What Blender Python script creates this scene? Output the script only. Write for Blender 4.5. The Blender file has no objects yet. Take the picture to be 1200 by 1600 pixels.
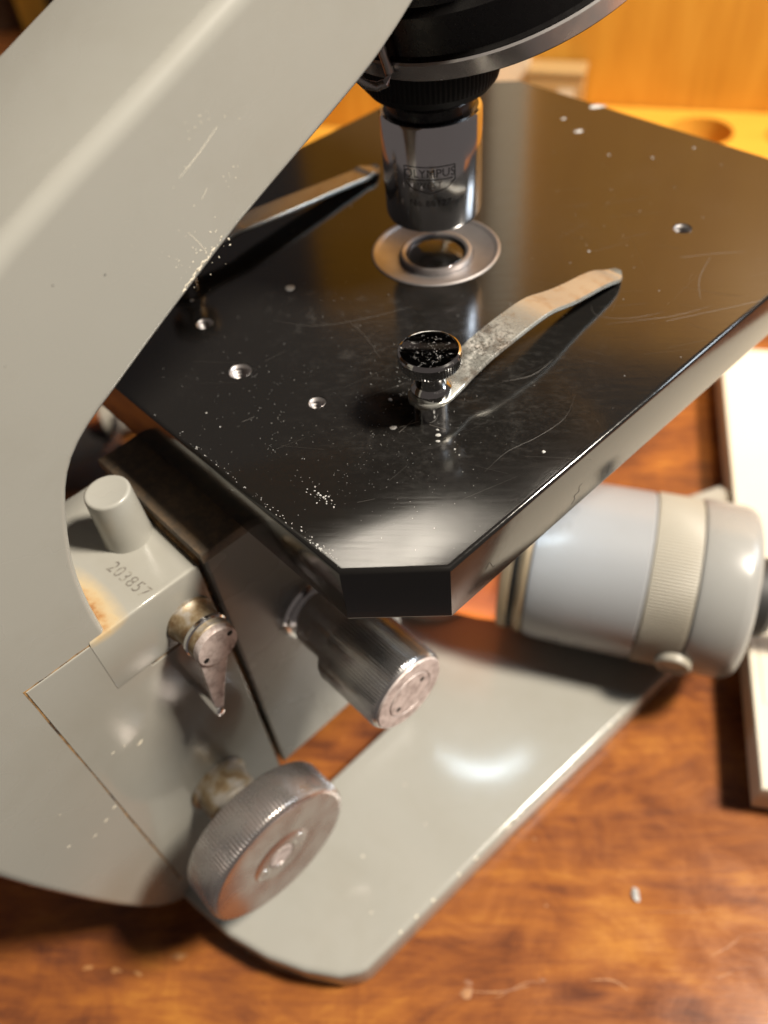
import bpy, bmesh, math, random
from mathutils import Vector, Matrix
random.seed(7)
sc = bpy.context.scene
COL = sc.collection
MM = 0.001
PI = math.pi
R = math.radians

# ------------------------------------------------------------------ camera
# world frame in mm: X across the microscope, Y forward, Z up, optical axis at x=y=0, table top z=0
cd = bpy.data.cameras.new('camera'); cam = bpy.data.objects.new('camera', cd); COL.objects.link(cam)
rt = Vector((0.6886, 0.7207, -0.0799)); up = Vector((-0.5112, 0.5606, 0.6515)); bk = Vector((0.5144, -0.4078, 0.7544))
m = Matrix((rt, up, bk)).transposed().to_4x4()
m.translation = Vector((115.398, -114.881, 240.664)) * MM
cam.matrix_world = m
cd.sensor_fit = 'VERTICAL'; cd.sensor_height = 36.0; cd.lens = 1293.18 / 1600 * 36
cd.clip_start = 0.005; cd.clip_end = 20
cd.dof.use_dof = True; cd.dof.focus_distance = 0.134; cd.dof.aperture_fstop = 12
sc.camera = cam

# ------------------------------------------------------------------ light
w = bpy.data.worlds.new('World'); sc.world = w; w.use_nodes = True
bg = w.node_tree.nodes['Background']
bg.inputs[0].default_value = (1.0, 0.84, 0.77, 1); bg.inputs[1].default_value = 0.105

def area(name, pos, target, size, power, col, shape='DISK', size_y=None):
    ld = bpy.data.lights.new(name, 'AREA'); ld.shape = shape; ld.size = size; ld.energy = power; ld.color = col
    if size_y: ld.size_y = size_y
    o = bpy.data.objects.new(name, ld); COL.objects.link(o)
    p = Vector(pos) * MM; t = Vector(target) * MM
    o.location = p; o.rotation_euler = (t - p).to_track_quat('-Z', 'Y').to_euler()
    return o
# the room lamp that throws the shadows, up to the right
area('room_lamp', (433, 285, 864), (20, -60, 80), 0.15, 23.5, (1.0, 0.90, 0.76))
# a cooler, weaker light of the room, further right
area('side_light', (500, 690, 700), (20, -20, 100), 0.30, 4.2, (0.80, 0.90, 1.0), 'RECTANGLE', 0.22)
# the warm bulb over the wooden case
def spot(name, pos, target, power, col, ang, blend=.6, rad=.03):
    ld = bpy.data.lights.new(name, 'SPOT'); ld.energy = power; ld.color = col; ld.spot_size = R(ang); ld.spot_blend = blend; ld.shadow_soft_size = rad
    o = bpy.data.objects.new(name, ld); COL.objects.link(o); p = Vector(pos) * MM; t = Vector(target) * MM
    o.location = p; o.rotation_euler = (t - p).to_track_quat('-Z', 'Y').to_euler(); return o
spot('case_lamp', (130, 160, 620), (-110, 340, 60), 11.5, (1.0, 0.80, 0.52), 62)

vs = sc.view_settings
vs.view_transform = 'Standard'; vs.look = 'None'; vs.exposure = 0.0; vs.gamma = 1.0; vs.use_curve_mapping = False
sc.cycles.max_bounces = 10; sc.cycles.caustics_reflective = False; sc.cycles.caustics_refractive = False
sc.cycles.sample_clamp_indirect = 4.0
try: sc.cycles.use_denoising = True
except Exception: pass

# ------------------------------------------------------------------ node helpers
class NT:
    def __init__(s, name):
        s.m = bpy.data.materials.new(name); s.m.use_nodes = True
        s.t = s.m.node_tree; s.n = s.t.nodes; s.b = s.n['Principled BSDF']
        tc = s.n.new('ShaderNodeTexCoord'); mp = s.n.new('ShaderNodeMapping')
        mp.inputs['Scale'].default_value = (1000, 1000, 1000)
        s.l(tc.outputs['Object'], mp.inputs[0]); s.co = mp.outputs[0]     # millimetres
    def l(s, a, b): s.t.links.new(a, b)
    def set(s, **k):
        names = dict(base='Base Color', rough='Roughness', metal='Metallic', coat='Coat Weight', coatr='Coat Roughness', spec='Specular IOR Level',
                     trans='Transmission Weight', ior='IOR', normal='Normal', emis='Emission Color', estr='Emission Strength', aniso='Anisotropic')
        for a, v in k.items():
            i = s.b.inputs[names[a]]
            if hasattr(v, 'is_linked'): s.l(v, i)
            else: i.default_value = (*v, 1) if isinstance(v, tuple) and len(v) == 3 else v
        return s
    def mapped(s, scale=(1, 1, 1), rot=(0, 0, 0), loc=(0, 0, 0)):
        co = s.co
        if any(rot):                      # turn first, stretch afterwards
            m0 = s.n.new('ShaderNodeMapping'); m0.inputs['Rotation'].default_value = rot; s.l(co, m0.inputs[0]); co = m0.outputs[0]
        mp = s.n.new('ShaderNodeMapping'); mp.inputs['Scale'].default_value = scale
        mp.inputs['Location'].default_value = loc; s.l(co, mp.inputs[0]); return mp.outputs[0]
    def noise(s, scale, detail=4, rough=.55, co=None, dist=0.0):
        n = s.n.new('ShaderNodeTexNoise'); n.inputs['Scale'].default_value = scale; n.inputs['Detail'].default_value = detail
        n.inputs['Roughness'].default_value = rough; n.inputs['Distortion'].default_value = dist
        s.l(co or s.co, n.inputs['Vector']); return n.outputs['Fac']
    def ramp(s, fac, stops, interp='LINEAR'):
        r = s.n.new('ShaderNodeValToRGB'); r.color_ramp.interpolation = interp
        e = r.color_ramp.elements
        while len(e) < len(stops): e.new(.5)
        for q, (p, c) in zip(e, stops):
            q.position = p; q.color = (*c, 1) if isinstance(c, tuple) else (c, c, c, 1)
        s.l(fac, r.inputs[0]); return r.outputs[0]
    def mix(s, fac, a, b, mode='MIX'):
        x = s.n.new('ShaderNodeMix'); x.data_type = 'RGBA'; x.blend_type = mode
        for i, v in ((0, fac), (6, a), (7, b)):
            if hasattr(v, 'is_linked'): s.l(v, x.inputs[i])
            else: x.inputs[i].default_value = (*v, 1) if isinstance(v, tuple) else v
        return x.outputs[2]
    def math(s, op, a, b=0.0, c=0.0, clamp=False):
        x = s.n.new('ShaderNodeMath'); x.operation = op; x.use_clamp = clamp
        for i, v in enumerate((a, b, c)):
            if hasattr(v, 'is_linked'): s.l(v, x.inputs[i])
            else: x.inputs[i].default_value = v
        return x.outputs[0]
    def near(s, p, r, squash=(1, 1, 1), rot=(0, 0, 0)):
        """1 at point p fading to 0 at r (mm)"""
        v = s.n.new('ShaderNodeVectorMath'); v.operation = 'SUBTRACT'; s.l(s.co, v.inputs[0]); v.inputs[1].default_value = p
        mp = s.n.new('ShaderNodeMapping'); mp.inputs['Scale'].default_value = squash; mp.inputs['Rotation'].default_value = rot
        s.l(v.outputs[0], mp.inputs[0])
        ln = s.n.new('ShaderNodeVectorMath'); ln.operation = 'LENGTH'; s.l(mp.outputs[0], ln.inputs[0])
        return s.math('SUBTRACT', 1.0, s.math('DIVIDE', ln.outputs['Value'], r), clamp=True)
    def bump(s, h, strength=.2, dist=0.0002):
        b = s.n.new('ShaderNodeBump'); b.inputs['Strength'].default_value = strength; b.inputs['Distance'].default_value = dist
        s.l(h, b.inputs['Height']); s.l(b.outputs[0], s.b.inputs['Normal']); return s

MAT = {}
def grey_paint(name, base=(.280, .275, .247), rough=.16, stain=None):
    n = NT(name)
    big = n.noise(.05, 3); fine = n.noise(.9, 5, .6)
    c = n.mix(n.math('MULTIPLY', big, .55), base, tuple(v * .86 for v in base))
    if stain:
        p, r, sq, rot = stain
        d = n.math('MULTIPLY', n.near(p, r, sq, rot), n.math('ADD', n.noise(.55, 5, .6), .45))
        c = n.mix(n.ramp(d, [(.08, 0.), (.45, .45), (.75, .9)]), c, n.mix(n.ramp(d, [(.45, 0.), (.80, 1.)]), (.58, .40, .16), (.28, .12, .03)))
    c = n.mix(n.ramp(n.noise(.028, 6, .68, None, .4), [(.48, 0.), (.78, .30)]), c, tuple(v * w_ for v, w_ in zip(base, (.72, .68, .60))))
    n.set(base=c, rough=n.ramp(big, [(.3, rough - .04), (.7, rough + .05)]), spec=.5)
    n.bump(n.math('ADD', n.math('MULTIPLY', n.noise(.7, 2), .35), n.noise(.08, 2)), .035, .0002)
    return n.m
MAT['paint'] = grey_paint('grey_enamel', rough=.27)
MAT['paint_base'] = grey_paint('grey_base_enamel', rough=.13)
MAT['paint_block'] = grey_paint('grey_enamel_stained', stain=((10.5, -102.6, 120.6), 6.2, (.36, 1, 2.2), (0, 0, R(4))))
MAT['paint_cool'] = grey_paint('lamp_grey_enamel', (.255, .260, .268), .30)
MAT['paint_cap'] = grey_paint('lamp_cap_enamel', (.262, .260, .248), .24)
MAT['paint_beige'] = grey_paint('beige_ring', (.285, .262, .215), .45)

n = NT('black_lacquer')
sm = n.noise(.055, 5, .65); fine = n.noise(1.2, 6, .7); brush = n.noise(.8, 3, .6, n.mapped((.12, 2.2, 1), (0, 0, R(-42))))
haze = n.math('MULTIPLY', n.ramp(sm, [(.50, 0.), (.72, 1.)]), n.ramp(fine, [(.45, .0), (.75, 1.)]))
hz2 = n.math('MULTIPLY', n.near((34, -30, 140), 34), n.ramp(n.noise(.5, 8, .8, n.mapped((.7, 1.5, 1), (0, 0, R(-42)))), [(.50, 0.), (.70, 1.)]))
hz3 = n.math('MULTIPLY', n.near((2, -30, 140), 26, (1, 1.6, 1)), n.ramp(n.noise(.28, 6, .75), [(.54, 0.), (.68, 1.)]))
dirt = n.math('ADD', n.math('MULTIPLY', haze, .018), n.math('MULTIPLY', n.math('ADD', hz2, hz3), .038))
n.set(base=n.mix(dirt, (.007, .0065, .006), (.75, .72, .68)), ior=1.62,
      rough=n.math('ADD', n.math('MULTIPLY', n.ramp(brush, [(.3, .0), (.75, 1.)]), .07), n.math('ADD', .10, n.math('MULTIPLY', dirt, 1.6))))
n.bump(n.math('ADD', n.math('MULTIPLY', brush, .5), fine), .03, .0001)
MAT['lacquer'] = n.m

n = NT('black_enamel'); n.set(base=(.005, .0045, .0045), rough=n.ramp(n.noise(.6, 4), [(.3, .22), (.7, .34)])); MAT['black'] = n.m
n = NT('matt_black'); n.set(base=(.004, .004, .004), rough=.6, spec=.25); MAT['matt_black'] = n.m
n = NT('chrome'); n.set(base=(.78, .78, .79), metal=1.0, rough=n.ramp(n.noise(.5, 5, .6), [(.35, .08), (.75, .18)])); MAT['chrome'] = n.m
n = NT('band_chrome'); n.set(base=(.80, .77, .75), metal=.78, rough=n.ramp(n.noise(.12, 4), [(.35, .10), (.7, .3)])); MAT['band'] = n.m
n = NT('ring_steel'); n.set(base=n.mix(n.noise(.3, 4), (.42, .40, .40), (.28, .26, .255)), metal=.85, rough=.40); MAT['ring'] = n.m
n = NT('dusty_chrome')
d = n.ramp(n.noise(1.1, 6, .7), [(.60, 0.), (.78, 1.)])
n.set(base=n.mix(d, (.50, .50, .50), (.40, .38, .35)), metal=n.math('SUBTRACT', 1.0, n.math('MULTIPLY', d, .8)), rough=n.math('ADD', .07, n.math('MULTIPLY', d, .5)))
MAT['dusty_chrome'] = n.m
n = NT('satin_steel')
d = n.ramp(n.noise(.22, 5, .65), [(.42, 0.), (.70, 1.)])
n.set(base=n.mix(d, (.50, .475, .465), (.38, .33, .315)), metal=.92, rough=n.math('ADD', .24, n.math('MULTIPLY', d, .14)))
n.bump(n.noise(1.4, 5, .7), .10, .0001); MAT['satin'] = n.m
n = NT('tarnished_steel')
v = n.n.new('ShaderNodeVectorMath'); v.operation = 'DISTANCE'; n.l(n.co, v.inputs[0]); v.inputs[1].default_value = (42, -98.6, 48.2)
cmb = n.n.new('ShaderNodeCombineXYZ'); n.l(v.outputs['Value'], cmb.inputs[0]); tm = n.noise(3.0, 4, .7, cmb.outputs[0])
d = n.ramp(n.noise(.12, 5, .62), [(.40, 0.), (.68, 1.)])
n.set(base=n.mix(n.math('MULTIPLY', tm, .5), n.mix(d, (.52, .45, .43), (.40, .30, .275)), (.34, .30, .29)), metal=.95, rough=n.math('ADD', .20, n.math('MULTIPLY', d, .14)))
n.bump(tm, .08, .0001); MAT['tarnished'] = n.m
n = NT('objective_barrel'); n.set(base=(.80, .80, .82), metal=.97, rough=.13); MAT['barrel'] = n.m
n = NT('brushed_steel')
d = n.noise(.9, 4, .6)
n.set(base=n.mix(d, (.66, .655, .66), (.46, .45, .445)), metal=.96, rough=.21); MAT['brushed'] = n.m
n = NT('pitted_steel')
d = n.ramp(n.noise(.55, 6, .7), [(.44, 0.), (.62, 1.)])
n.set(base=n.mix(d, (.53, .47, .455), (.36, .295, .275)), metal=.35, rough=n.math('ADD', .42, n.math('MULTIPLY', d, .2)))
n.bump(n.noise(.8, 5, .7), .35, .0002); MAT['pitted'] = n.m
n = NT('rusty_steel')
d = n.noise(.42, 6, .7); d2 = n.ramp(n.noise(.16, 4, .6), [(.40, 0.), (.65, 1.)])
n.set(base=n.mix(n.ramp(d, [(.42, 0.), (.66, 1.)]), (.075, .058, .042), (.15, .10, .058)), metal=n.math('MULTIPLY', d2, .15), rough=.6)
n.bump(d, .3, .0002); MAT['rusty'] = n.m
n = NT('rust_crust')
d = n.noise(.6, 6, .7)
n.set(base=n.ramp(n.noise(.22, 5, .62), [(.36, (.16, .10, .05)), (.46, (.26, .20, .12)), (.58, (.34, .31, .27)), (.75, (.40, .38, .36))]), metal=.55, rough=.5)
n.bump(d, .25, .0002); MAT['crust'] = n.m
n = NT('rust_line'); n.set(base=n.ramp(n.noise(.3, 5, .7), [(.38, (.035, .02, .012)), (.60, (.30, .17, .06))]), rough=.8); MAT['rust_line'] = n.m
n = NT('worn_clip_metal')
d = n.noise(.30, 6, .7); d2 = n.noise(1.6, 6, .8); cl = n.near((36, -26, 147), 10, (1, .9, 1))
spk = n.math('MULTIPLY', cl, n.math('MULTIPLY', n.ramp(d2, [(.44, 0.), (.60, 1.)]), n.ramp(n.noise(.35, 4), [(.42, .1), (.6, 1.)])))
c = n.mix(n.ramp(d, [(.50, 0.), (.70, 1.)]), (.42, .42, .385), (.34, .27, .195))
c = n.mix(n.math('MULTIPLY', n.ramp(cl, [(.15, 0.), (.5, .55)]), n.ramp(d, [(.4, 0.), (.55, 1.)])), c, (.10, .075, .06))
c = n.mix(n.math('MULTIPLY', spk, .6), c, (.74, .71, .66))
n.set(base=c, metal=n.math('SUBTRACT', .72, n.math('MULTIPLY', spk, .5)), rough=n.math('ADD', .27, n.math('MULTIPLY', spk, .3)))
n.bump(d2, .15, .0001); MAT['clip'] = n.m
n = NT('glass'); n.set(base=(.95, .97, .97), trans=1.0, rough=.0, ior=1.5); MAT['glass'] = n.m
n = NT('clear_plastic'); n.set(base=(.95, .86, .84), trans=.96, rough=.08, ior=1.14); MAT['plastic'] = n.m
n = NT('frosted_plastic'); n.set(base=(.80, .54, .25), trans=.6, rough=.3, ior=1.4); MAT['frosted'] = n.m
n = NT('engraving'); n.set(base=(.02, .018, .016), rough=.7); MAT['engraving'] = n.m
n = NT('pencil_grey_engraving'); n.set(base=n.ramp(n.noise(1.2, 4), [(.4, (.10, .09, .078)), (.62, (.21, .20, .17))]), rough=.8); MAT['engr_grey'] = n.m
n = NT('white_dust'); n.set(base=n.ramp(n.noise(.4, 2), [(.3, (.24, .23, .21)), (.7, (.46, .46, .46))]), rough=.8); MAT['dust'] = n.m
n = NT('fine_scratch'); n.set(base=(.075, .068, .06), rough=.5); MAT['scratch'] = n.m
n = NT('cream_chip'); n.set(base=(.62, .57, .46), rough=.6); MAT['chip'] = n.m
n = NT('white_card'); n.set(base=n.mix(n.noise(.03, 3), (.58, .53, .44), (.50, .46, .38)), rough=.7); MAT['card'] = n.m
n = NT('rubber'); n.set(base=(.02, .02, .02), rough=.55); MAT['rubber'] = n.m
n = NT('amber_lamp_lens'); n.set(base=(.45, .13, .035), rough=.2, emis=n.mix(n.near((21, -10, 27), 16), (.80, .20, .08), (1.0, .26, .035)), estr=n.math('ADD', .12, n.math('MULTIPLY', n.near((21, -10, 27), 26), 1.25))); MAT['amber'] = n.m
n = NT('bluish_glow'); n.set(base=(.7, .85, 1.), rough=.2, emis=(.72, .88, 1.0), estr=42.0); MAT['filter'] = n.m  # emission of the added crescent that mirrors in the base
n = NT('brass'); n.set(base=(.30, .235, .15), metal=.5, rough=.45); MAT['brass'] = n.m
n = NT('dark_wood'); n.set(base=n.ramp(n.noise(.05, 5, .6, n.mapped((1, .08, 1))), [(.35, (.05, .026, .014)), (.7, (.10, .055, .03))]), rough=.5); MAT['dark_wood'] = n.m
n = NT('cream_wood'); n.set(base=(.84, .76, .62), rough=.6); MAT['cream'] = n.m

def case_wood(name, scale=(.12, .12, .012)):
    n = NT(name)
    g = n.noise(1.0, 6, .6, n.mapped(scale, (0, 0, R(-29.4))), .6); g2 = n.noise(.012, 3)
    c = n.ramp(g, [(.30, (.50, .235, .026)), (.50, (.59, .30, .038)), (.72, (.66, .36, .055))])
    c = n.mix(n.math('MULTIPLY', g2, .5), c, (.55, .24, .03))
    n.set(base=c, rough=.38, spec=.5); n.bump(g, .15, .0004); return n.m
MAT['case'] = case_wood('amber_varnished_wood')
MAT['case_flat'] = case_wood('amber_varnished_board', (.012, .12, .12))

n = NT('table_veneer')
rz = R(-45)
wv = n.mapped((.011, .030, .02), (0, 0, rz)); fg = n.mapped((.035, .42, .2), (0, 0, rz)); ff = n.mapped((.16, 1.6, 1), (0, 0, rz))
a = n.noise(1.0, 5, .60, wv, 1.8); b2 = n.noise(1.0, 7, .66, fg, .8); c3 = n.noise(1.0, 5, .7, ff, .3); mot = n.noise(.055, 6, .66, None, .9)
f = n.math('ADD', n.math('ADD', n.math('MULTIPLY', a, .52), n.math('MULTIPLY', b2, .20)), n.math('ADD', n.math('MULTIPLY', c3, .09), n.math('MULTIPLY', mot, .30)))
c = n.ramp(f, [(.40, (.060, .021, .013)), (.47, (.100, .034, .016)), (.53, (.165, .054, .018)), (.60, (.235, .080, .020)), (.70, (.345, .140, .027))])
sp = n.ramp(n.noise(.35, 5, .75, n.mapped((.5, 1.3, 1), (0, 0, rz))), [(.66, 0.), (.76, .45)])
c = n.mix(sp, c, (.36, .17, .06))
n.set(base=c, rough=n.ramp(mot, [(.3, .17), (.7, .30)]), spec=.25)
n.bump(n.math('ADD', b2, c3), .10, .0003); MAT['table'] = n.m
n = NT('pale_varnish_chip'); n.set(base=n.ramp(n.noise(.25, 5, .7), [(.40, (.17, .06, .02)), (.62, (.34, .165, .058))]), rough=.5); MAT['tchip'] = n.m

# ------------------------------------------------------------------ mesh helpers (all coordinates in mm)
def finish(name, bm, mat, parent=None, angle=35, smooth=True, recalc=True):
    if recalc: bmesh.ops.recalc_face_normals(bm, faces=bm.faces[:])
    for v in bm.verts: v.co *= MM
    me = bpy.data.meshes.new(name); bm.to_mesh(me); bm.free()
    me.materials.append(MAT[mat])
    if smooth:
        me.polygons.foreach_set('use_smooth', [True] * len(me.polygons)); me.set_sharp_from_angle(angle=R(angle))
    o = bpy.data.objects.new(name, me); COL.objects.link(o)
    if parent: put(o, parent)
    return o
def put(o, parent):
    o.parent = parent
    p = Vector((0, 0, 0)); q = parent
    while q: p += q.location; q = q.parent
    o.location = -p                       # vertices stay in world millimetres
def thing(name, label, cat, loc=(0, 0, 0), group=None):
    o = bpy.data.objects.new(name, None); COL.objects.link(o); o.location = Vector(loc) * MM
    o.empty_display_size = .01
    return tag(o, label, cat, group)
def tag(o, label, cat, group=None):
    o['label'] = label; o['category'] = cat
    if group: o['group'] = group
    return o
def frame(axis):
    a = Vector(axis).normalized()
    t = Vector((0, 0, 1)) if abs(a.z) < .9 else Vector((1, 0, 0))
    u = t.cross(a).normalized(); v = a.cross(u)
    return a, u, v
def lathe_bm(bm, prof, org=(0, 0, 0), axis=(0, 0, 1), segs=64, knurl=None):
    """prof: list of (radius, height); knurl=(teeth, depth, first, last) roughens those profile rows"""
    a, u, v = frame(axis); o = Vector(org)
    if knurl: segs = knurl[0] * 4
    rows = []
    for i, (r, h) in enumerate(prof):
        if r < 1e-6: rows.append([bm.verts.new(o + a * h)]); continue
        row = []
        for k in range(segs):
            t = 2 * PI * k / segs; rr = r
            if knurl and knurl[2] <= i <= knurl[3] and k % 4 >= 2: rr = r - knurl[1]
            row.append(bm.verts.new(o + a * h + (u * math.cos(t) + v * math.sin(t)) * rr))
        rows.append(row)
    for A, B in zip(rows, rows[1:]):
        for k in range(segs):
            k2 = (k + 1) % segs
            if len(A) == 1 and len(B) == 1: continue
            if len(A) == 1: bm.faces.new((A[0], B[k], B[k2]))
            elif len(B) == 1: bm.faces.new((A[k], A[k2], B[0]))
            else: bm.faces.new((A[k], A[k2], B[k2], B[k]))
    return bm
def lathe(name, prof, mat, parent, org=(0, 0, 0), axis=(0, 0, 1), segs=64, knurl=None, angle=35):
    return finish(name, lathe_bm(bmesh.new(), prof, org, axis, segs, knurl), mat, parent, angle)
def area2(p): return .5 * sum(a[0] * b[1] - b[0] * a[1] for a, b in zip(p, p[1:] + p[:1]))
def inset(p, d):
    """move every corner of a counter-clockwise outline inwards by d[i] (mitred)"""
    n = len(p); q = []
    for i in range(n):
        a = Vector(p[i - 1]); b = Vector(p[i]); c = Vector(p[(i + 1) % n])
        e1 = (b - a).normalized(); e2 = (c - b).normalized()
        n1 = Vector((-e1.y, e1.x)); n2 = Vector((-e2.y, e2.x))
        k = 1 + n1.dot(n2); mv = (n1 + n2) / max(k, .35)
        q.append(tuple(b + mv * d[i]))
    return q
def slab_bm(bm, outline, lo, hi, axis='z', r=.5, steps=3, round_lo=True):
    if area2(outline) < 0: outline = outline[::-1]; r = r[::-1] if isinstance(r, list) else r
    n = len(outline); rr = r if isinstance(r, list) else [r] * n
    f = {'z': lambda u, v, w: (u, v, w), 'x': lambda u, v, w: (w, u, v), 'y': lambda u, v, w: (v, w, u)}[axis]
    def ring(side, k):
        ph = PI / 2 * k / steps; pts = inset(outline, [q * (1 - math.cos(ph)) for q in rr])
        return [bm.verts.new(f(x, y, (hi - q + q * math.sin(ph)) if side else (lo + q - q * math.sin(ph)))) for (x, y), q in zip(pts, rr)]
    def cap(side):                      # a narrow flat rim keeps the face normals of the cap true
        pts = inset(outline, [q * 1.12 + .12 for q in rr]); return [bm.verts.new(f(x, y, hi if side else lo)) for x, y in pts]
    if round_lo: rows = ([cap(0)] if min(rr) >= .2 else []) + [ring(0, k) for k in range(steps, -1, -1)]
    else: rows = [[bm.verts.new(f(x, y, lo)) for x, y in outline]]
    rows += [ring(1, k) for k in range(steps + 1)]
    if min(rr) >= .2: rows.append(cap(1))
    for A, B in zip(rows, rows[1:]):
        for k in range(n): bm.faces.new((A[k], A[(k + 1) % n], B[(k + 1) % n], B[k]))
    bm.faces.new(rows[0]); bm.faces.new(rows[-1])
    return bm
def slab(name, outline, lo, hi, mat, parent, axis='z', r=.5, steps=3, angle=35, round_lo=True):
    return finish(name, slab_bm(bmesh.new(), outline, lo, hi, axis, r, steps, round_lo), mat, parent, angle)
def quad(o, a, b, la, lb): return [tuple(o), tuple(o + a * la), tuple(o + a * la + b * lb), tuple(o + b * lb)]
def rect(x0, y0, x1, y1): return [(x0, y0), (x1, y0), (x1, y1), (x0, y1)]
def spline(pts, n=4, closed=False):
    out = []; N = len(pts)
    P = lambda i: Vector(pts[i % N] if closed else pts[max(0, min(N - 1, i))])
    for i in range(N if closed else N - 1):
        a, b, c, d = P(i - 1), P(i), P(i + 1), P(i + 2)
        for k in range(n):
            t = k / n
            out.append(tuple(.5 * ((2 * b) + (c - a) * t + (2 * a - 5 * b + 4 * c - d) * t * t + (3 * b - 3 * c + d - a) * t ** 3)))
    if not closed: out.append(tuple(pts[-1]))
    return out
def tube_bm(bm, pts, r, segs=10):
    rows = []
    for i, p in enumerate(pts):
        p = Vector(p); d = (Vector(pts[min(i + 1, len(pts) - 1)]) - Vector(pts[max(i - 1, 0)])).normalized()
        a, u, v = frame(d); rr = r[i] if isinstance(r, list) else r
        rows.append([bm.verts.new(p + (u * math.cos(2 * PI * k / segs) + v * math.sin(2 * PI * k / segs)) * rr) for k in range(segs)])
    for A, B in zip(rows, rows[1:]):
        for k in range(segs): bm.faces.new((A[k], A[(k + 1) % segs], B[(k + 1) % segs], B[k]))
    bm.faces.new(rows[0]); bm.faces.new(rows[-1]); return bm
def cut(o, cutters):
    for c in cutters:
        md = o.modifiers.new('cut', 'BOOLEAN'); md.operation = 'DIFFERENCE'; md.solver = 'EXACT'; md.object = c
    dg = bpy.context.evaluated_depsgraph_get(); dg.update()
    me = bpy.data.meshes.new_from_object(o.evaluated_get(dg)); me.name = o.name
    o.modifiers.clear(); o.data = me
    me.polygons.foreach_set('use_smooth', [True] * len(me.polygons)); me.set_sharp_from_angle(angle=R(35))
    for c in cutters: bpy.data.objects.remove(c)
def text_bm(body, size, spacing=1.0):
    cu = bpy.data.curves.new('t', 'FONT'); cu.body = body; cu.size = size; cu.align_x = 'CENTER'; cu.align_y = 'CENTER'
    cu.space_character = spacing; cu.resolution_u = 3
    o = bpy.data.objects.new('t', cu); COL.objects.link(o)
    dg = bpy.context.evaluated_depsgraph_get(); dg.update()
    me = o.evaluated_get(dg).to_mesh(); bm = bmesh.new(); bm.from_mesh(me)
    o.evaluated_get(dg).to_mesh_clear(); bpy.data.objects.remove(o); return bm
def flakes(name, spots, mat, parent, plane='z', h=.10):
    """little irregular crumbs lying on a plane: spots = (u, v, w, radius, stretch, angle)"""
    bm = bmesh.new()
    f = (lambda u, v, w: (u, v, w)) if plane == 'z' else (lambda u, v, w: (w, u, v))
    for (u, v, w_, r, st, an) in spots:
        n = random.randint(5, 8); lo = []; hi = []
        for k in range(n):
            t = 2 * PI * k / n + random.uniform(-.25, .25); rr = r * random.uniform(.6, 1.15)
            a, b = rr * math.cos(t) * st, rr * math.sin(t)
            x = u + a * math.cos(an) - b * math.sin(an); y = v + a * math.sin(an) + b * math.cos(an)
            lo.append(bm.verts.new(f(x, y, w_ - .02))); x = u + (x - u) * .6; y = v + (y - v) * .6
            hi.append(bm.verts.new(f(x, y, w_ + min(h, r * .5))))
        for k in range(n): bm.faces.new((lo[k], lo[(k + 1) % n], hi[(k + 1) % n], hi[k]))
        bm.faces.new(hi)
    o = finish(name, bm, mat, parent, smooth=False); o['kind'] = 'stuff'; return o
def ribbons(name, paths, mat, parent, w_, plane='z', h=.015):
    """hair-thin scratches: paths = (list of (u, v), half width)"""
    bm = bmesh.new(); f = (lambda u, v, w: (u, v, w)) if plane == 'z' else (lambda u, v, w: (w, u, v))
    for pts, hw in paths:
        pts = spline(pts, 4) if len(pts) > 2 else pts; rows = []; N = len(pts)
        for i, p in enumerate(pts):
            d = (Vector(pts[min(i + 1, N - 1)]) - Vector(pts[max(i - 1, 0)])).normalized(); q = Vector((-d.y, d.x)) * hw * (.25 + .75 * math.sin(PI * (i + .5) / N))
            rows.append((bm.verts.new(f(p[0] + q.x, p[1] + q.y, w_ - .01)), bm.verts.new(f(p[0], p[1], w_ + h)), bm.verts.new(f(p[0] - q.x, p[1] - q.y, w_ - .01))))
        for A, B in zip(rows, rows[1:]):
            bm.faces.new((A[0], A[1], B[1], B[0])); bm.faces.new((A[1], A[2], B[2], B[1]))
    o = finish(name, bm, mat, parent, smooth=False); o['kind'] = 'stuff'; return o

# ------------------------------------------------------------------ table (structure)
bm = bmesh.new(); slab_bm(bm, [(-200, -390), (510, 320), (-170, 1000), (-1150, 560), (-1150, 500)], -25, 0, 'z', 2.0)
table = finish('table_top', bm, 'table'); table['kind'] = 'structure'
flakes('varnish_chip', [(84.0, -82.5, 0, 1.9, 1.3, .8), (82.6, -80.4, 0, 1.0, 1.8, .3), (95.5, -66.5, 0, .5, 2.2, .8), (71.5, -40.5, 0, .5, 1.4, 0), (24, -131, 0, 1.1, 2.6, .9), (15, -145, 0, .9, 2.4, .7), (20, -141, 0, .8, 2.0, .4), (9, -150, 0, .9, 2.2, .9), (85, -52, 0, .5, 1.2, .2), (37, -117, 0, .5, 2.5, .8)], 'tchip', table, h=.03)
ribbons('table_scratch', [([(85, -81), (90, -76), (94, -70)], .35), ([(104, -58), (108, -54), (112, -53)], .25), ([(122, -32), (124, -27), (125, -22)], .16), ([(126, -35), (128, -31)], .16), ([(90, -78), (93, -70), (96, -67)], .22), ([(118, -20), (112, -27), (104, -35)], .10)], 'tchip', table, 0.0)
table['label'] = 'reddish brown mottled wood veneer table top under the microscope'

# ================================================================== MICROSCOPE
XS = 16.9
scope = thing('microscope', 'vintage grey enamelled microscope with black square stage and steel knobs', 'microscope')

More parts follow.
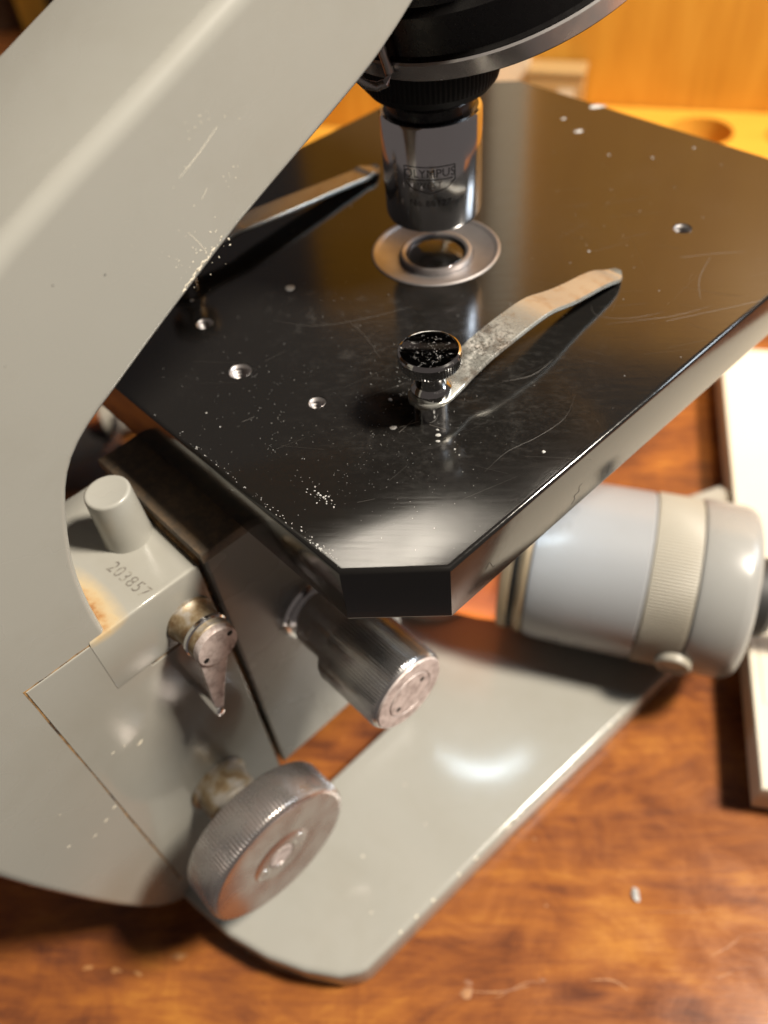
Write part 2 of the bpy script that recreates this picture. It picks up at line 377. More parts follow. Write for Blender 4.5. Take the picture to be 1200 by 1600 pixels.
# ---- base: a horseshoe with rounded heel
outer = [(76, 98), (71, 40), (69.7, 9.6), (66.9, -45.4), (65.2, -90), (64.9, -97.5), (64.2, -99.6), (61.4, -103.8), (54.3, -109.2), (45.0, -114.2), (33.9, -118.1), (18, -120.8), (0, -121.5)]
left = [(-x, y) for x, y in outer[:-1]][::-1]
slot = [(-70, 100), (-40, 100), (-22.3, 62), (-22.3, 44), (22.3, 44), (22.3, 62), (40, 100), (70, 100)]
ol = outer + left + slot
base = slab('base', ol, 0.0, 12.0, 'paint_base', scope, 'z', 1.6, 4, 40)
cutm = slab('c', rect(-22.3, -84, 22.3, -37), -5, 20, 'paint', None, 'z', .4)
cut(base, [cutm])
lathe('mirror_boss', [(0, 11.5), (17, 11.5), (17, 14.5), (16, 15.5), (0, 15.5)], 'paint', scope, (-6, -2, 0), segs=64)

bc = []
for k in range(16):
    y = random.uniform(-95, 5); bc.append((65.0 - .9 + (y + 98) * .05 * .9, y, 12.0 - .15, random.uniform(.12, .35), 2.2, R(87)))
bc += [(44, -80, 12, .3, 1.6, .4), (50, -62, 12, .22, 1.3, .9), (33, -95, 12, .35, 1.8, .2), (56, -88, 12, .2, 2.4, 1.2), (38, -58, 12, .18, 1.2, 0)]
flakes('base_chip', bc, 'chip', base, h=.05)

# ---- limb: the curved arm, measured on its side face
inner = [(-12, 203), (-19, 197.2), (-26.1, 192.5), (-31.7, 189.5), (-42.8, 184.5), (-56.4, 178.4), (-67.3, 172.8), (-75.6, 168.4), (-83.9, 163.8),
         (-89.4, 160.7), (-93.6, 157.2), (-96.4, 153.0), (-98.6, 147.4), (-100.4, 141.6), (-101.7, 135.1), (-102.4, 127.4), (-102.5, 120.3)]
inner = spline(inner, 2)
front = [(-82.4, 119.9), (-82.4, 60), (-82.4, 12.3)]
heel = [(-100, 2.2), (-112, 3.4), (-120.5, 6.6), (-127.6, 14.7), (-133.8, 32), (-139.4, 54.7), (-144.0, 77), (-146.2, 100), (-144.5, 122), (-137.5, 144), (-124, 166), (-107, 182.0)]
heel = spline(heel, 2)
back = [(-89.6, 190.9), (-79, 195.4), (-68.6, 199.5), (-52, 206.3), (-30, 215.4), (-8, 226), (8, 238), (20, 256), (38, 256), (44, 240), (44, 216), (34, 207), (12, 203.5)]
pro = inner + front + heel + back
rr = [1.0] * len(inner) + [.5] * len(front) + [2.4] * len(heel) + [2.6] * len(back)
for i in range(len(back)):
    if i > 7: rr[len(inner) + len(front) + len(heel) + i] = 1.5
limb = slab('limb', pro, -XS, XS, 'paint', scope, 'x', rr, 5, 50)
limb['label'] = 'curved grey enamelled arm with chipped paint along its inner edge'

# recessed cover plate, rust in its joints
pan = [(-118.6, 119.6), (-98.4, 119.6), (-98.4, 103.7), (-82.7, 103.7), (-82.7, 20), (-118.6, 20)]
pan_r = []
for a, b in zip(pan, pan[1:] + pan[:1]):
    for k in range(18): pan_r.append(tuple(Vector(a).lerp(Vector(b), k / 18)))
pan_r = inset(pan_r[::-1], [-random.uniform(.16, .40) for _ in pan_r])[::-1]
slab('joint_line', pan_r, XS - 1.0, XS + .03, 'rust_line', limb, 'x', .01, 1, round_lo=False)
slab('cover_plate', pan, XS - 1.0, XS + .22, 'paint_base', scope, 'x', .22, 3, round_lo=False)
blk = rect(-98.0, 104.1, -82.7, 120.6)
slab('focus_block', rect(-XS - .2, -106.0, XS + .3, -82.6), 104.1, 120.6, 'paint_block', scope, 'z', .7, 3)
fb = bpy.data.objects['focus_block']
bm = text_bm('203857', 3.3, 1.12)
for v in bm.verts: v.co = Vector((10.3 + v.co.x * 1.02, -93.5 + v.co.y * 1.15 + v.co.x * .10, 120.63))
finish('serial_number', bm, 'engr_grey', fb, smooth=False, recalc=False)
# round stop on the block
lathe('stop_post', [(4.95, 120.4), (4.85, 121.0), (4.7, 122), (4.35, 132.3), (4.25, 132.75), (3.95, 132.95), (3.6, 132.9), (0, 132.7)], 'paint', scope, (.6, -87.6, 0), segs=48, angle=60)

# ---- stage carrier with its rusty slide
slab('stage_carrier', rect(-81.3, 33.0, -36, 121.2), -XS - .8, XS + .8, 'paint', scope, 'x', .6, 3)
slab('dovetail_slide', rect(-XS - 1.6, -81.9, XS + 1.6, -40), 121.2, 123.9, 'rusty', scope, 'z', .35, 2)
slab('stage_bracket', rect(-30, -71.6, 30, 20), 123.9, 127.2, 'black', scope, 'z', .3, 2)
slab('carrier_gib', rect(-82.3, 60, -81.4, 121), -XS + 1, XS - 1.5, 'rust_line', scope, 'x', .1, 1)

# ---- stage
st_out = [(62.5, -61.6), (62.5, 62), (44, 78.2), (-42, 78.2), (-62.5, 62), (-62.5, -61.6), (-50.5, -73.6), (50.5, -73.6)]
stage = slab('stage', st_out, 126.9, 140.0, 'lacquer', scope, 'z', .75, 4, 50)
stage['label'] = 'black lacquered square stage plate with cut corners and dusty scratched top'
HOLES = [(-18.1, -50.0, 1.9), (0, -54.4, 2.3), (18.3, -50.4, 1.7), (36.1, 39.7, 2.0), (-36.1, 39.7, 2.0)]
cts = [lathe('c', [(0, 110), (14.1, 110), (14.1, 150), (0, 150)], 'lacquer', None, segs=96)]
for x, y, r in HOLES: cts.append(lathe('c', [(0, 131), (r, 131), (r, 150), (0, 150)], 'lacquer', None, (x, y, 0), segs=28))
cut(stage, cts)
for x, y, r in HOLES:      # threaded sleeves
    pf = [(r - .05, 139.75), (r - .18, 139.85), (r - .42, 139.6)]
    z = 139.3
    while z > 133.5: pf += [(r - .62, z), (r - .28, z - .38)]; z -= .76
    pf += [(r - .4, 132.0)]
    lathe('screw_hole', pf, 'ring', stage, (x, y, 0), segs=28, angle=20)
ring = lathe('stage_ring', [(14.08, 130), (14.08, 140.12), (13.75, 140.28), (13.35, 140.15), (13.1, 139.9), (12.7, 139.6), (8.3, 138.7), (8.1, 130)], 'ring', stage, segs=96)
ring['label'] = 'dished steel ring set in the stage opening'
cond = lathe('condenser', [(0, 103), (9, 103), (9, 105), (17.5, 105), (17.5, 118), (12, 121), (8.05, 127), (8.05, 139.2), (7.8, 139.75), (7.3, 139.85), (6.7, 139.5), (6.4, 138.6), (6.4, 136.2), (0, 136.0)], 'ring', scope, segs=80)
lathe('condenser_lens', [(6.38, 136.4), (6.38, 138.9), (6.0, 139.2), (4.6, 139.8), (2.6, 140.2), (0, 140.35)], 'glass', cond, segs=64, angle=60)
lathe('lens_seat', [(0, 136.06), (6.4, 136.06), (6.4, 136.3), (0, 136.3)], 'matt_black', cond, segs=40)
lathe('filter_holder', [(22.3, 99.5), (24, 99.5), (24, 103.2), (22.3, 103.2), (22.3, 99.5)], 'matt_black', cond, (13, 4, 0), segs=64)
bm = bmesh.new(); rows = []      # glowing crescent added under the stage, shaped to give the base its bluish highlight
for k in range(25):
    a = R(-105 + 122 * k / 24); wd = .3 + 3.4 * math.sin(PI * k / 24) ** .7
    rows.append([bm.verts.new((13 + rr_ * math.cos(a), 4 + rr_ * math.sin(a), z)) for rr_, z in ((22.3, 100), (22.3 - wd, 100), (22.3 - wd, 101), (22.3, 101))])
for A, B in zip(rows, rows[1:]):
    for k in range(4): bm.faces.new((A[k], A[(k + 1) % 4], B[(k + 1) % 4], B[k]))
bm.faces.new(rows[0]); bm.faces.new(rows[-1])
finish('glow_crescent', bm, 'filter', cond)
slab('condenser_arm', rect(-9, -40, 9, -14), 107, 114, 'black', cond, 'z', .5)

# dust and scratches on the stage top
Z = 140.0; sp = []
def cluster(n, cx, cy, sx, sy, r0, r1, ang=0):
    for _ in range(n):
        a, b = random.gauss(0, sx), random.gauss(0, sy)
        sp.append((cx + a * math.cos(ang) - b * math.sin(ang), cy + a * math.sin(ang) + b * math.cos(ang), Z, random.uniform(r0, r1) ** 1.0, random.uniform(1, 1.7), random.uniform(0, PI)))
cluster(150, 30, -58, 13, 8, .02, .07)
cluster(120, 14, -58, 14, 6, .02, .08)
cluster(90, 34, -44, 9, 7, .025, .09)
cluster(90, 30, -36, 4, 3, .03, .12)
cluster(70, 44, -52, 8, 7, .02, .07)
cluster(120, 0, -20, 25, 20, .02, .10)
cluster(30, 36.4, -65.2, 1.6, .7, .05, .2)
cluster(50, 20, 20, 26, 25, .05, .15)
for _ in range(60):        # worn line along the back edge
    x = random.triangular(-5, 50, 36); sp.append((x, -72.9 + abs(random.gauss(0, .5)), Z, random.triangular(.03, .17, .04), random.uniform(1, 2.4), random.uniform(-.3, .3)))
for _ in range(30): sp.append((random.gauss(44, 2.5), -72.8 + abs(random.gauss(0, .5)), Z, random.uniform(.05, .22), 1.6, random.uniform(-.3, .6)))
for x, y, r, s_, a in [(33.8, -45.7, .62, 1.4, .6), (-9.4, 62.8, 1.0, 1.5, .9), (-14.5, 76.6, 1.4, 1.9, .7), (-17, 66, .5, 1.3, .7), (4, 57, .35, 1.2, 0), (41, -41.8, .42, 1.5, .8), (42, -43, .35, 1.6, .4), (40, -41, .3, 1.3, .4),
                       (45.5, -42.5, .22, 1.2, 0), (47, -43, .2, 1, 0), (57, -33, .42, 1.1, 0), (26, 20, .35, 1.2, 0), (13, 62, .4, 1.4, 0), (18, 72, .32, 1.2, 0), (5, -66, .24, 1, 0), (10, -66.5, .2, 1, 0), (-24, -58, .34, 1.2, 0), (28, -41, .5, 1.3, 0), (-27, -47, .45, 1.2, 0)]:
    sp.append((x, y, Z, r, s_, a))
flakes('dust', [q for q in sp if (q[0] ** 2 + q[1] ** 2) > 14.6 ** 2 and abs(q[0]) < 61.5 and -73.2 < q[1] < 77.5 and q[0] - q[1] < 122.5], 'dust', stage)
lathe('water_mark', [(0, 140.22), (.6, 140.2), (.95, 140.1), (1.05, 139.98)], 'dust', stage, (-13.9, -30.4, 0), segs=20, angle=80)
sc_p = [([(52, -18), (54.5, -24), (54, -31), (52.5, -37), (52.8, -43)], .035), ([(38, 5), (41, 3), (46, 6), (50, 12)], .05), ([(44, 2), (52, 12), (56, 20)], .04),
        ([(46.5, 34), (49, 26), (53, 20)], .10), ([(42, 30), (47, 36), (51, 40)], .06), ([(52, 10), (58, 20), (62, 27)], .09), ([(40, -24), (43, -19), (43, -13)], .05),
        ([(-8, -40), (0, -36), (6, -28), (11, -18)], .05), ([(3, -30), (10, -31), (18, -34)], .05), ([(42, -62), (43.6, -59.5)], .035),
        ([(36, -41.7), (34.5, -45)], .12), ([(35, -42), (35.4, -46)], .09), ([(38, -41), (41, -40)], .08), ([(12, -63), (12.6, -60.6)], .04)]
for _ in range(60):
    x, y, a, L = random.uniform(-10, 58), random.uniform(-66, 40), random.gauss(R(40), .5), random.uniform(3, 12)
    if x * x + y * y > 24 ** 2: sc_p.append(([(x, y), (x + L * math.cos(a), y + L * math.sin(a))], random.uniform(.012, .024)))
ribbons('scratch', sc_p, 'scratch', stage, Z)
ribbons('lint', [([(-53.5, 132), (-52.6, 133), (-51.8, 131.2), (-51.2, 131.0)], .06), ([(-31, 129.0), (-30.2, 129.8), (-30.4, 130.8), (-29.2, 131.0), (-29.3, 132.2), (-28.4, 132.4)], .09)], 'matt_black', stage, 62.52, 'x')

# ---- stage clips
def make_clip(sx):
    x0 = 36.0 * sx
    prof = [(-42.4, 144.45), (-41, 144.4), (-38, 144.4), (-34, 144.4), (-31, 144.6), (-28.5, 145.3), (-26, 146.1), (-22, 146.5), (-17, 146.8), (-12, 146.9), (-8.5, 146.5), (-5, 145.5), (-1, 144.5), (3, 143.8), (7, 143.2), (10.5, 142.4), (12.7, 141.6), (14.2, 141.0), (15.4, 140.85), (16.5, 141.2)]
    wid = [1.3, 3.0, 3.9, 3.5, 3.0, 3.1, 3.3, 3.4, 3.4, 3.4, 3.3, 3.2, 3.1, 3.0, 2.95, 2.9, 2.75, 2.4, 1.8, .8]
    if sx < 0: prof = [(y - (5.0 if y < -29 else 0), z if y < -29 else 145.0 - (y + 29) * .095 if y < 12 else z) for y, z in prof]
    pr = spline([(a, b, c) for (a, b), c in zip(prof, wid)], 3)
    bm = bmesh.new(); rows = []; th = .5
    for i, (y, z, wd) in enumerate(pr):
        a = Vector(pr[max(0, i - 1)][:2]); b = Vector(pr[min(len(pr) - 1, i + 1)][:2]); d = (b - a).normalized(); nn = Vector((-d.y, d.x)); row = []
        for ux, un in ((-1, -.5), (-1, .5), (-.93, 1), (0, 1.12), (.93, 1), (1, .5), (1, -.5), (.93, -1), (-.93, -1)):
            q = Vector((y, z)) + nn * un * th; row.append(bm.verts.new((x0 + ux * wd, q.x, q.y)))
        rows.append(row)
    K = len(rows[0])
    for A, B in zip(rows, rows[1:]):
        for k in range(K): bm.faces.new((A[k], A[(k + 1) % K], B[(k + 1) % K], B[k]))
    bm.faces.new(rows[0]); bm.faces.new(rows[-1])
    cl = finish('stage_clip', bm, 'clip', scope, 45)
    o = (x0, -38.2 if sx > 0 else -43.2, 0); cy = o[1]
    lathe('clip_post', [(0, 139.9), (3.2, 139.9), (3.2, 143.95), (0, 143.95)], 'chrome', cl, o, segs=48)
    bm = lathe_bm(bmesh.new(), [(0, 144.8), (3.5, 144.8), (3.6, 145.1), (3.6, 146.1), (3.35, 146.5), (2.8, 147.0), (2.6, 149.0), (3.0, 150.0), (3.0, 151.0), (0, 151.0)], o, segs=48)
    lathe_bm(bm, [(0, 150.9), (4.6, 150.9), (5.15, 151.2), (5.35, 151.5), (5.35, 153.0), (5.45, 153.35), (5.3, 153.75), (4.95, 153.95), (4.6, 153.85), (0, 153.75)], o, knurl=(64, .17, 3, 4))
    ts = finish('thumbscrew', bm, 'dusty_chrome', cl, 30)
    fl = []
    for _ in range(170):
        rr_ = 4.4 * math.sqrt(random.random()); t = random.uniform(0, 2 * PI)
        fl.append((x0 + rr_ * math.cos(t) * (.8 if random.random() < .5 else 1), cy + rr_ * math.sin(t) - .5, 153.80, random.triangular(.012, .085, .015), 1.3, random.uniform(0, PI)))
    fl = [q for q in fl if (q[0] - x0) ** 2 + (q[1] - cy) ** 2 < 4.5 ** 2]
    flakes('thumbscrew_dust', fl, 'dust', cl, h=.06)
    return cl
c1 = make_clip(1); c1['label'] = 'stained spring clip with dusty knurled thumbscrew'
c2 = make_clip(-1)

# ---- lever with hub on the focus block
HY, HZ = -88.0, 108.7
lv = lathe('lever_hub', [(5.2, XS - .2), (5.2, XS + .9), (4.8, XS + 1.3), (4.5, XS + 3.0), (4.5, XS + 5.2), (4.75, XS + 5.4), (4.8, XS + 6.2), (4.6, XS + 6.5), (4.6, XS + 7.8), (4.3, XS + 8.2), (0, XS + 8.2)], 'crust', scope, (0, HY, HZ), (1, 0, 0), 48)
lv['label'] = 'rusted round hub carrying a small tapered lever'
lathe('hub_ring', [(4.75, XS + 5.3), (4.95, XS + 5.5), (4.95, XS + 6.2), (4.7, XS + 6.5)], 'chrome', lv, (0, HY, HZ), (1, 0, 0), 48)
slab('lever_blade', [(-92.3, 108.5), (-92.6, 103), (-93.3, 92.0), (-93.1, 89.6), (-92.3, 88.9), (-91.6, 89.5), (-89.6, 95.5), (-86.9, 102.8), (-84.6, 106.4), (-86.5, 110.5), (-90, 111)], XS + 7.9, XS + 9.0, 'pitted', lv, 'x', .22, 2)
lathe('hub_face', [(4.55, XS + 8.1), (4.55, XS + 9.3), (4.35, XS + 9.6), (0, XS + 9.6)], 'pitted', lv, (0, HY, HZ), (1, 0, 0), 40)
for s_ in (-1, 1):
    lathe('pin_hole', [(.62, XS + 9.55), (.62, XS + 9.64), (0, XS + 9.64)], 'matt_black', lv, (0, HY + 3.1 * s_, HZ + 1.3 * s_), (1, 0, 0), 16)
lathe('lever_pin', [(0, XS + 1.0), (1.0, XS + 1.0), (1.0, XS + 9.2), (.8, XS + 9.8), (0, XS + 10.0)], 'chrome', lv, (0, -92.9, 89.3), (1, 0, 0), 24)

# ---- coarse focusing knob
KY, KZ = -98.6, 48.2
ck = lathe('coarse_knob', [(0, 31.4), (17.6, 31.4), (18.5, 31.8), (18.9, 32.6), (18.9, 40.8), (18.5, 41.6), (18.2, 41.8), (17.0, 41.9), (3.6, 41.9), (3.4, 41.5), (0, 41.5)], 'satin', scope, (0, KY, KZ), (1, 0, 0), knurl=(132, .30, 3, 4), angle=30)
ck['label'] = 'large knurled steel focusing knob with tarnished face'
lathe('knob_shaft', [(7.6, XS - .2), (7.6, XS + 1), (6.6, XS + 1.6), (6.6, XS + 7), (5.4, XS + 7.6), (5.4, 32)], 'crust', ck, (0, KY, KZ), (1, 0, 0), 48)
lathe('centre_nut', [(3.3, 41.4), (3.2, 42.0), (2.4, 42.1), (1.5, 41.8), (0, 41.6)], 'pitted', ck, (0, KY, KZ), (1, 0, 0), 32)
for s in (-1, 1):
    lathe('pin_hole', [(1.75, 41.85), (1.65, 42.05), (1.25, 42.05), (1.0, 41.7), (0, 41.5)], 'chrome', ck, (0, KY + 5.4 * s, KZ + 1.0 * s), (1, 0, 0), 20)

lathe('knob_face', [(17.6, 41.86), (17.5, 42.0), (7.75, 42.0), (7.65, 41.97)], 'tarnished', ck, (0, KY, KZ), (1, 0, 0), 96)
lathe('knob_hub_face', [(7.62, 41.96), (7.5, 42.0), (3.5, 42.0)], 'tarnished', ck, (0, KY, KZ), (1, 0, 0), 64)

# ---- condenser focusing knob
NY, NZ = -62.3, 86.6
ck2 = lathe('condenser_knob', [(0, 31.5), (8.6, 31.5), (9.5, 32.0), (9.8, 32.8), (9.8, 48.6), (9.55, 49.3), (9.1, 49.9), (0, 49.9)], 'brushed', scope, (0, NY, NZ), (1, 0, 0), knurl=(84, .30, 3, 4), angle=30)
lathe('knob_shaft', [(7.0, XS + .5), (7.0, XS + 3.0), (6.4, XS + 3.6), (6.4, XS + 4.6), (7.4, XS + 5.2), (7.4, 32)], 'brushed', ck2, (0, NY, NZ), (1, 0, 0), 48)
lathe('shaft_collar', [(8.4, XS + .4), (8.4, XS + 2.2), (7.9, XS + 2.8), (6.8, XS + 2.9)], 'chrome', ck2, (0, NY, NZ), (1, 0, 0), 48)
kf = lathe('knob_face', [(9.05, 49.85), (8.8, 50.3), (5.9, 50.35), (5.8, 50.1), (5.6, 50.1), (5.5, 50.4), (0, 50.4)], 'pitted', ck2, (0, NY, NZ), (1, 0, 0), 48)
for s in (-1, 1):
    lathe('pin_hole', [(.62, 50.38), (.62, 50.46), (0, 50.46)], 'matt_black', ck2, (0, NY + 3.6 * s, NZ + 1.7 * s), (1, 0, 0), 16)

# ---- nosepiece and objective
T = R(24); NC = Vector((0, 18, 196)); NA = Vector((0, -math.sin(T), math.cos(T)))
ns = lathe('nosepiece', [(30, -2.5), (33, -1.2), (35.6, 0.0), (35.6, 3.9), (34.8, 4.2), (33.6, 10.2), (32.2, 11.0), (31.6, 13.4), (29, 14.2), (29, 17), (0, 17)], 'black', scope, NC, NA, 128)
lathe('chrome_band', [(35.7, .25), (36.05, .5), (36.05, 3.5), (35.7, 3.8)], 'band', ns, NC, NA, 128)
lathe('upper_ring', [(29.0, 13.0), (30.2, 13.4), (30.2, 16.5), (28, 18.6), (22, 20)], 'satin', ns, NC, NA, 96)
lathe('nosepiece_underside', [(0, -9), (20, -9), (24, -7), (31, -1.6), (33.5, -.6)], 'black', ns, NC, NA, 96)
bm = tube_bm(bmesh.new(), [(3.4, -22.5, 193), (3.0, -20.8, 186.5), (2.9, -20.0, 183.4), (3.5, -18.9, 182.0), (5.0, -17.6, 181.6), (6.4, -16.6, 182.2), (6.9, -16.3, 184), (6.6, -17.4, 188), (6.4, -18.5, 193)], .8, 10)
finish('click_spring', bm, 'satin', ns, 60)

ob = lathe('objective', [(0, 149.5), (6.2, 149.5), (8.9, 149.5), (9.7, 149.9), (10.0, 150.8), (10.0, 170.6), (9.75, 171.0), (9.2, 171.1)], 'barrel', scope, segs=96)
ob['label'] = 'short chromed objective barrel engraved with a maker crest'
lathe('objective_neck', [(9.3, 171.0), (8.6, 171.4), (8.6, 173.2), (9.6, 174.2), (10, 176)], 'black', ob, segs=64)
lathe('knurled_collar', [(9.4, 174.2), (11.6, 175.0), (12.9, 176.6), (13.3, 178.2), (13.3, 182.4), (12.8, 184.2), (9, 186.5)], 'matt_black', ob, knurl=(90, .22, 3, 4), angle=25)
lathe('front_lens', [(0, 149.3), (4.5, 149.35), (5.2, 149.45), (6.2, 149.45)], 'glass', ob, segs=40)
def wrap(bm, name, zc, ang, mat, parent, flat=False):
    for v in bm.verts:
        t = R(ang) + v.co.x / 10.03; v.co = Vector((10.03 * math.cos(t), 10.03 * math.sin(t), zc + v.co.y))
    return finish(name, bm, mat, parent, smooth=False, recalc=False)
AN = -49
def bolder(bm): return bm
wrap(text_bm('OLYMPUS', 2.35, 1.02), 'engraved_name', 162.35, AN, 'engraving', ob)
wrap(text_bm('WEST', 1.75, 1.15), 'engraved_place', 160.05, AN, 'engraving', ob)
wrap(text_bm('No.88127', 1.9, 1.12), 'engraved_number', 156.3, AN, 'engraving', ob)
def strokes(lines, wd):
    bm = bmesh.new()
    for pts in lines:
        P = []
        for (a, b) in zip(pts, pts[1:]):
            for k in range(8): P.append(Vector(a).lerp(Vector(b), k / 8))
        P.append(Vector(pts[-1])); rows = []
        for i, p in enumerate(P):
            d = (P[min(i + 1, len(P) - 1)] - P[max(i - 1, 0)]).normalized(); q = Vector((-d.y, d.x)) * wd
            rows.append((bm.verts.new((*(p + q), 0)), bm.verts.new((*(p - q), 0))))
        for A, B in zip(rows, rows[1:]): bm.faces.new((A[0], A[1], B[1], B[0]))
    return bm
wrap(strokes([[(-5.1, 163.7 - 161), (5.1, 163.7 - 161)], [(5.1, 2.7), (5.1, -.2), (3.4, -1.7), (0, -2.6), (-3.4, -1.7), (-5.1, -.2), (-5.1, 2.7)], [(-4.6, .15), (4.6, .15)]], .10), 'engraved_crest', 161, AN, 'engraving', ob)

# ---- chips and scratches on the limb side
X = XS + .0; ch = []
def onlimb(n, cy, cz, sy, sz, r0, r1):
    for _ in range(n):
        ch.append((random.gauss(cy, sy), random.gauss(cz, sz), X, random.uniform(r0, r1), random.uniform(1, 2), random.uniform(0, PI)))
onlimb(26, -62.5, 177.5, 2.2, 1.5, .04, .16); onlimb(22, -67, 177, 2.0, 1.6, .03, .12); onlimb(14, -58.5, 194, 2.2, 1.0, .04, .12)
onlimb(8, -57, 186.5, 1.5, 1.8, .05, .12); onlimb(10, -70, 184, 8, 5, .03, .09)
for k in range(26): t = k / 25; ch.append((-68.5 + 6.5 * t + random.gauss(0, .15), 173.4 + 3.4 * t + random.gauss(0, .12), X, random.uniform(.12, .3), 1.8, .5))
flakes('paint_chip', ch, 'chip', limb, 'x', .03)
ribbons('paint_scratch', [([(-64.5, 188.5), (-60.5, 190.5), (-57, 192.6)], .06), ([(-65.5, 181), (-64.2, 178.6), (-63.4, 176.6)], .06), ([(-62, 184.4), (-60.8, 185.5)], .05)], 'chip', limb, X, 'x', .02)
cp = bpy.data.objects['cover_plate']; ch = [(-108.2, 84.6, X + .22, .55, 2.0, .5), (-113.5, 88, X + .22, .25, 2.4, .4), (-111, 87.5, X + .22, .2, 2, .5)]
flakes('plate_chip', ch, 'chip', cp, 'x', .04)
flakes('lower_paint_chip', [(-122.5, 68.5, X, .3, 2.6, .3), (-126, 66.5, X, .25, 3, .2), (-131, 70, X, .28, 2.6, .1), (-128, 82, X, .18, 1.5, .6), (-119.6, 70.6, X, .4, 1.8, .4)], 'chip', limb, 'x', .03)
ds = [(-104, 166, X, .14, 1, 0), (-86, 183, X, .17, 1, 0), (-79, 181, X, .15, 1.5, 0), (-96, 176, X, .1, 1, 0)]
flakes('dark_speck', ds, 'engraving', limb, 'x', .03)

# ================================================================== ILLUMINATOR
ua = Vector((math.cos(R(30)), math.sin(R(30)), -.02)).normalized(); LO = Vector((0, 0, 38.6))
lamp = thing('illuminator', 'grey cylindrical lamp housing with ribbed beige ring over the microscope foot', 'lamp', (50, 29, 12.0))
lathe('housing', [(18, 27), (22.5, 27.3), (24.0, 28.4), (24.5, 31), (24.8, 40), (24.9, 58.6), (24.3, 59.4), (22, 59.6)], 'paint_cool', lamp, LO, ua, 96)
lathe('ribbed_ring', [(24.0, 59.5), (24.9, 59.7), (25.1, 60.4), (25.1, 71.2), (24.8, 72.0), (23.5, 72.2)], 'paint_beige', lamp, LO, ua, knurl=(170, .25, 2, 3), angle=30)
lathe('end_cap', [(23.5, 72.2), (25.0, 72.5), (25.4, 73.4), (25.3, 83.6), (24.9, 85.6), (23.8, 87.0), (22.2, 87.7), (12, 88.0), (0, 88.0)], 'paint_cap', lamp, LO, ua, 96, angle=50)
lathe('cable_plug', [(11.5, 87.7), (11.5, 93), (10, 95), (5, 95.5), (3.4, 99), (3.4, 118), (0, 118)], 'rubber', lamp, LO, ua, 40)
P = LO + ua * 72.4; sd = Vector((.5, -.866, 0)); dn = Vector((0, 0, -1))
ax = Vector((.43, -.88, -.16)).normalized()
lathe('clamp_screw', [(4.9, 22), (4.9, 26.6), (4.5, 27.1), (3.6, 27.2), (3.2, 26.7), (0, 26.6)], 'paint_beige', lamp, P, ax, 40)
lathe('lamp_nose', [(20.5, 28.2), (23.4, 27.6), (23.8, 26.4), (23.2, 25.2), (22.4, 24.4), (22.6, 23.4), (23.3, 22.6), (23.3, 20.6), (22.6, 20.0), (21.4, 20.0)], 'brass', lamp, LO, ua, 72)
lathe('nose_groove', [(22.5, 25.1), (22.95, 24.6), (22.95, 23.2), (22.5, 22.8)], 'matt_black', lamp, LO, ua, 72)
lathe('lens', [(21.8, 20.6), (22.2, 14), (22.0, 5), (20.5, -2), (16.5, -8), (10, -11.5), (0, -12.5)], 'amber', lamp, LO, ua, 64, angle=60)
bm = slab_bm(bmesh.new(), quad(Vector((44, 23)), Vector((.866, .5)), Vector((-.5, .866)), 14, 8), 12.0, 15.2, 'z', .4)
finish('mounting_foot', bm, 'rubber', lamp)

# ================================================================== AROUND
# white box
bx = thing('white_box', 'flat white cardboard box lying on the table beside the lamp', 'box', (170, 95, 0))
e1 = Vector((-.573, .820)); e2 = Vector((.820, .573)); c0 = Vector((108.8, 7.6))
slab('tray', quad(c0 + e1 * 1.2 + e2 * 1.2, e1, e2, 187.6, 127.6), 0, 11, 'card', bx, 'z', .5)
slab('lid', quad(c0, e1, e2, 190, 130), 4.0, 15.5, 'card', bx, 'z', .8)
slab('paper_slip', quad(c0 + e1 * 26 + e2 * 3, e1, e2, 58, 60), 15.5, 15.75, 'card', bx, 'z', .05, 1)

# wooden case behind
d = Vector((.872, .490)); nrm = Vector((.490, -.872))       # along the wall / towards the viewer
P0 = Vector((-159, 288))
wc = thing('wooden_case', 'open amber varnished wooden case standing behind the microscope', 'case', (-120, 330, 0))
slab('back_panel', quad(P0 - d * 185, d, -nrm, 560, 14), 0, 420, 'case', wc, 'z', 1.2)
hold = slab('holder_board', quad(P0 - d * 37 + nrm * .4, d, nrm, 310, 52), 0, 30, 'case_flat', wc, 'z', 1.4)
holes = [P0 + d * (58 + 48 * k) + nrm * 26 for k in range(5)]
cut(hold, [lathe('c', [(0, 3), (16.5, 3), (16.5, 60), (0, 60)], 'case_flat', None, (h.x, h.y, 0), segs=48) for h in holes])
slab('floor_board', quad(P0 - d * 184 + nrm * .4, d, nrm, 146.5, 62), 0, 9, 'case_flat', wc, 'z', 1.0)
slab('cream_edge_strip', quad(P0 - d * 58 + nrm * .5, d, nrm, 20.5, 6), 9.2, 400, 'cream', wc, 'z', .6)
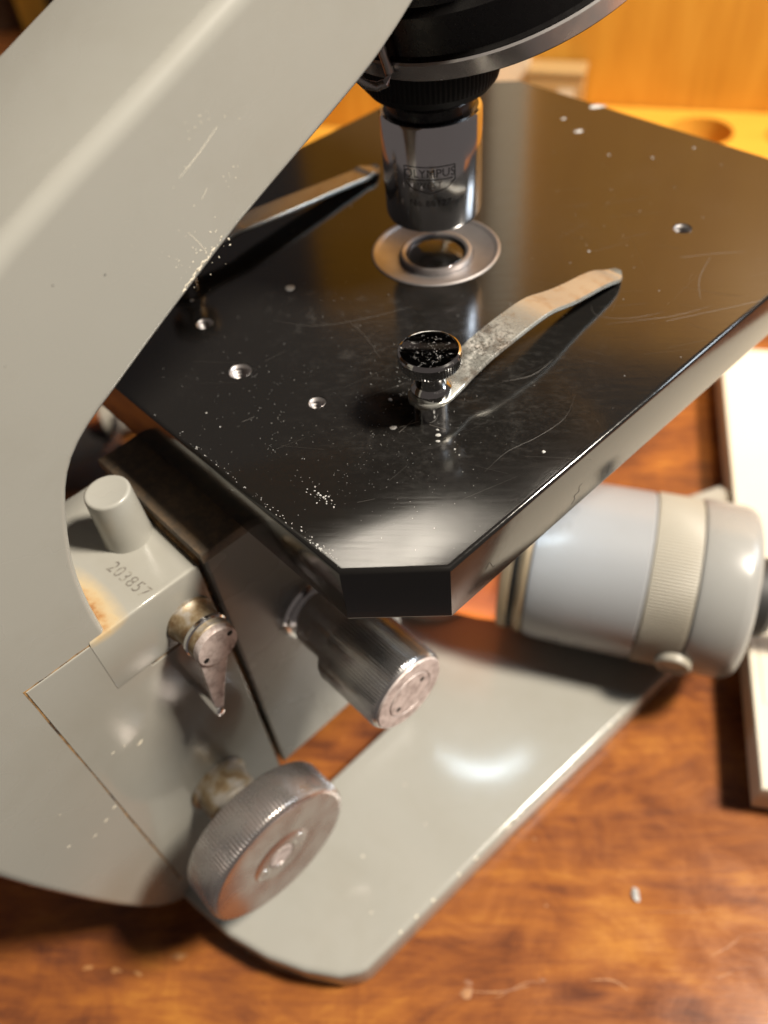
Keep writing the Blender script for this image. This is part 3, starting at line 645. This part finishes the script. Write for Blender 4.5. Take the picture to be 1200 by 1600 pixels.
# clear slide box on the holder board
gb = thing('slide_box', 'small clear box in front of the wooden case wall', 'box', (-180, 290, 0))
q0 = P0 - d * 36 + nrm * 2
slab('box_body', quad(q0, d, nrm, 30, 14), 30.05, 50, 'frosted', gb, 'z', 1.0)
slab('box_lid', quad(q0 - d * .6 - nrm * .6, d, nrm, 31.2, 15.2), 50, 53, 'frosted', gb, 'z', .8)
slab('glint_card', quad(q0 + d * 17 + nrm * 14.1, d, nrm, 9, .4), 34, 44, 'card', gb, 'z', .05, 1)  # small white card put in as the glint on the box
# far rack seen past the back of the limb
rk = thing('wooden_rack', 'amber wooden rack with dark gap standing far behind the arm', 'rack', (-705, 200, 0))
f1 = Vector((.50, .866)); f2 = Vector((.866, -.5)); r0 = Vector((-722, 95))
slab('back_board', quad(r0 - f2 * 16, f1, f2, 210, 10), 0, 200, 'dark_wood', rk, 'z', 1)
for k, (off, wd) in enumerate(((0, 70), (104, 22), (152, 60))):
    slab('upright', quad(r0 + f1 * off - f2 * 6 + f2 * .5, f1, f2, wd, 16), 0, 200, 'case', rk, 'z', 1)
# things on the table behind the limb
dish = thing('plastic_dish', 'round translucent pinkish plastic dish on the table behind the arm', 'dish', (-166, -52, 0))
lathe('dish_body', [(0, 1), (19, 1), (20, 2), (20.5, 13), (21.5, 13.5), (21.5, 14.2), (19.2, 14.2), (18.6, 2.6), (0, 2.4)], 'plastic', dish, (-166, -52, 0), segs=64)
lathe('dish_foot', [(0, 0), (18, 0), (18, 1.2), (0, 1.2)], 'plastic', dish, (-166, -52, 0), segs=48)
cork = thing('cork_stopper', 'pale cream tapered stopper lying on the table behind the stage', 'stopper', (-164, -24, 0))
lathe('stopper_body', [(0, -12), (7, -12), (7.6, -11), (9.6, 11), (9, 12), (0, 12)], 'card', cork, (-165, -24, 8.9), (.35, .93, .075), 40)
bm = bmesh.new(); lathe_bm(bm, [(0, 0), (1.3, 0), (1.5, .3), (1.0, .8), (0, .9)], (100.1, -33, 0), segs=7)
for v in bm.verts: v.co.x += random.uniform(-.4, .4); v.co.y += random.uniform(-.4, .4)
for v in bm.verts:                      # drawn out, like a torn shred
    a_, b_ = v.co.x - 100.1, v.co.y + 33; u_, w_ = (-a_ + b_) * .707, (a_ + b_) * .707
    u_ *= 1.55; w_ *= .75; v.co.x = 100.1 + (w_ - u_) * .707; v.co.y = -33 + (u_ + w_) * .707
tag(finish('paper_crumb', bm, 'dust', None, smooth=False), 'tiny white paper crumb on the bare table in front', 'crumb')
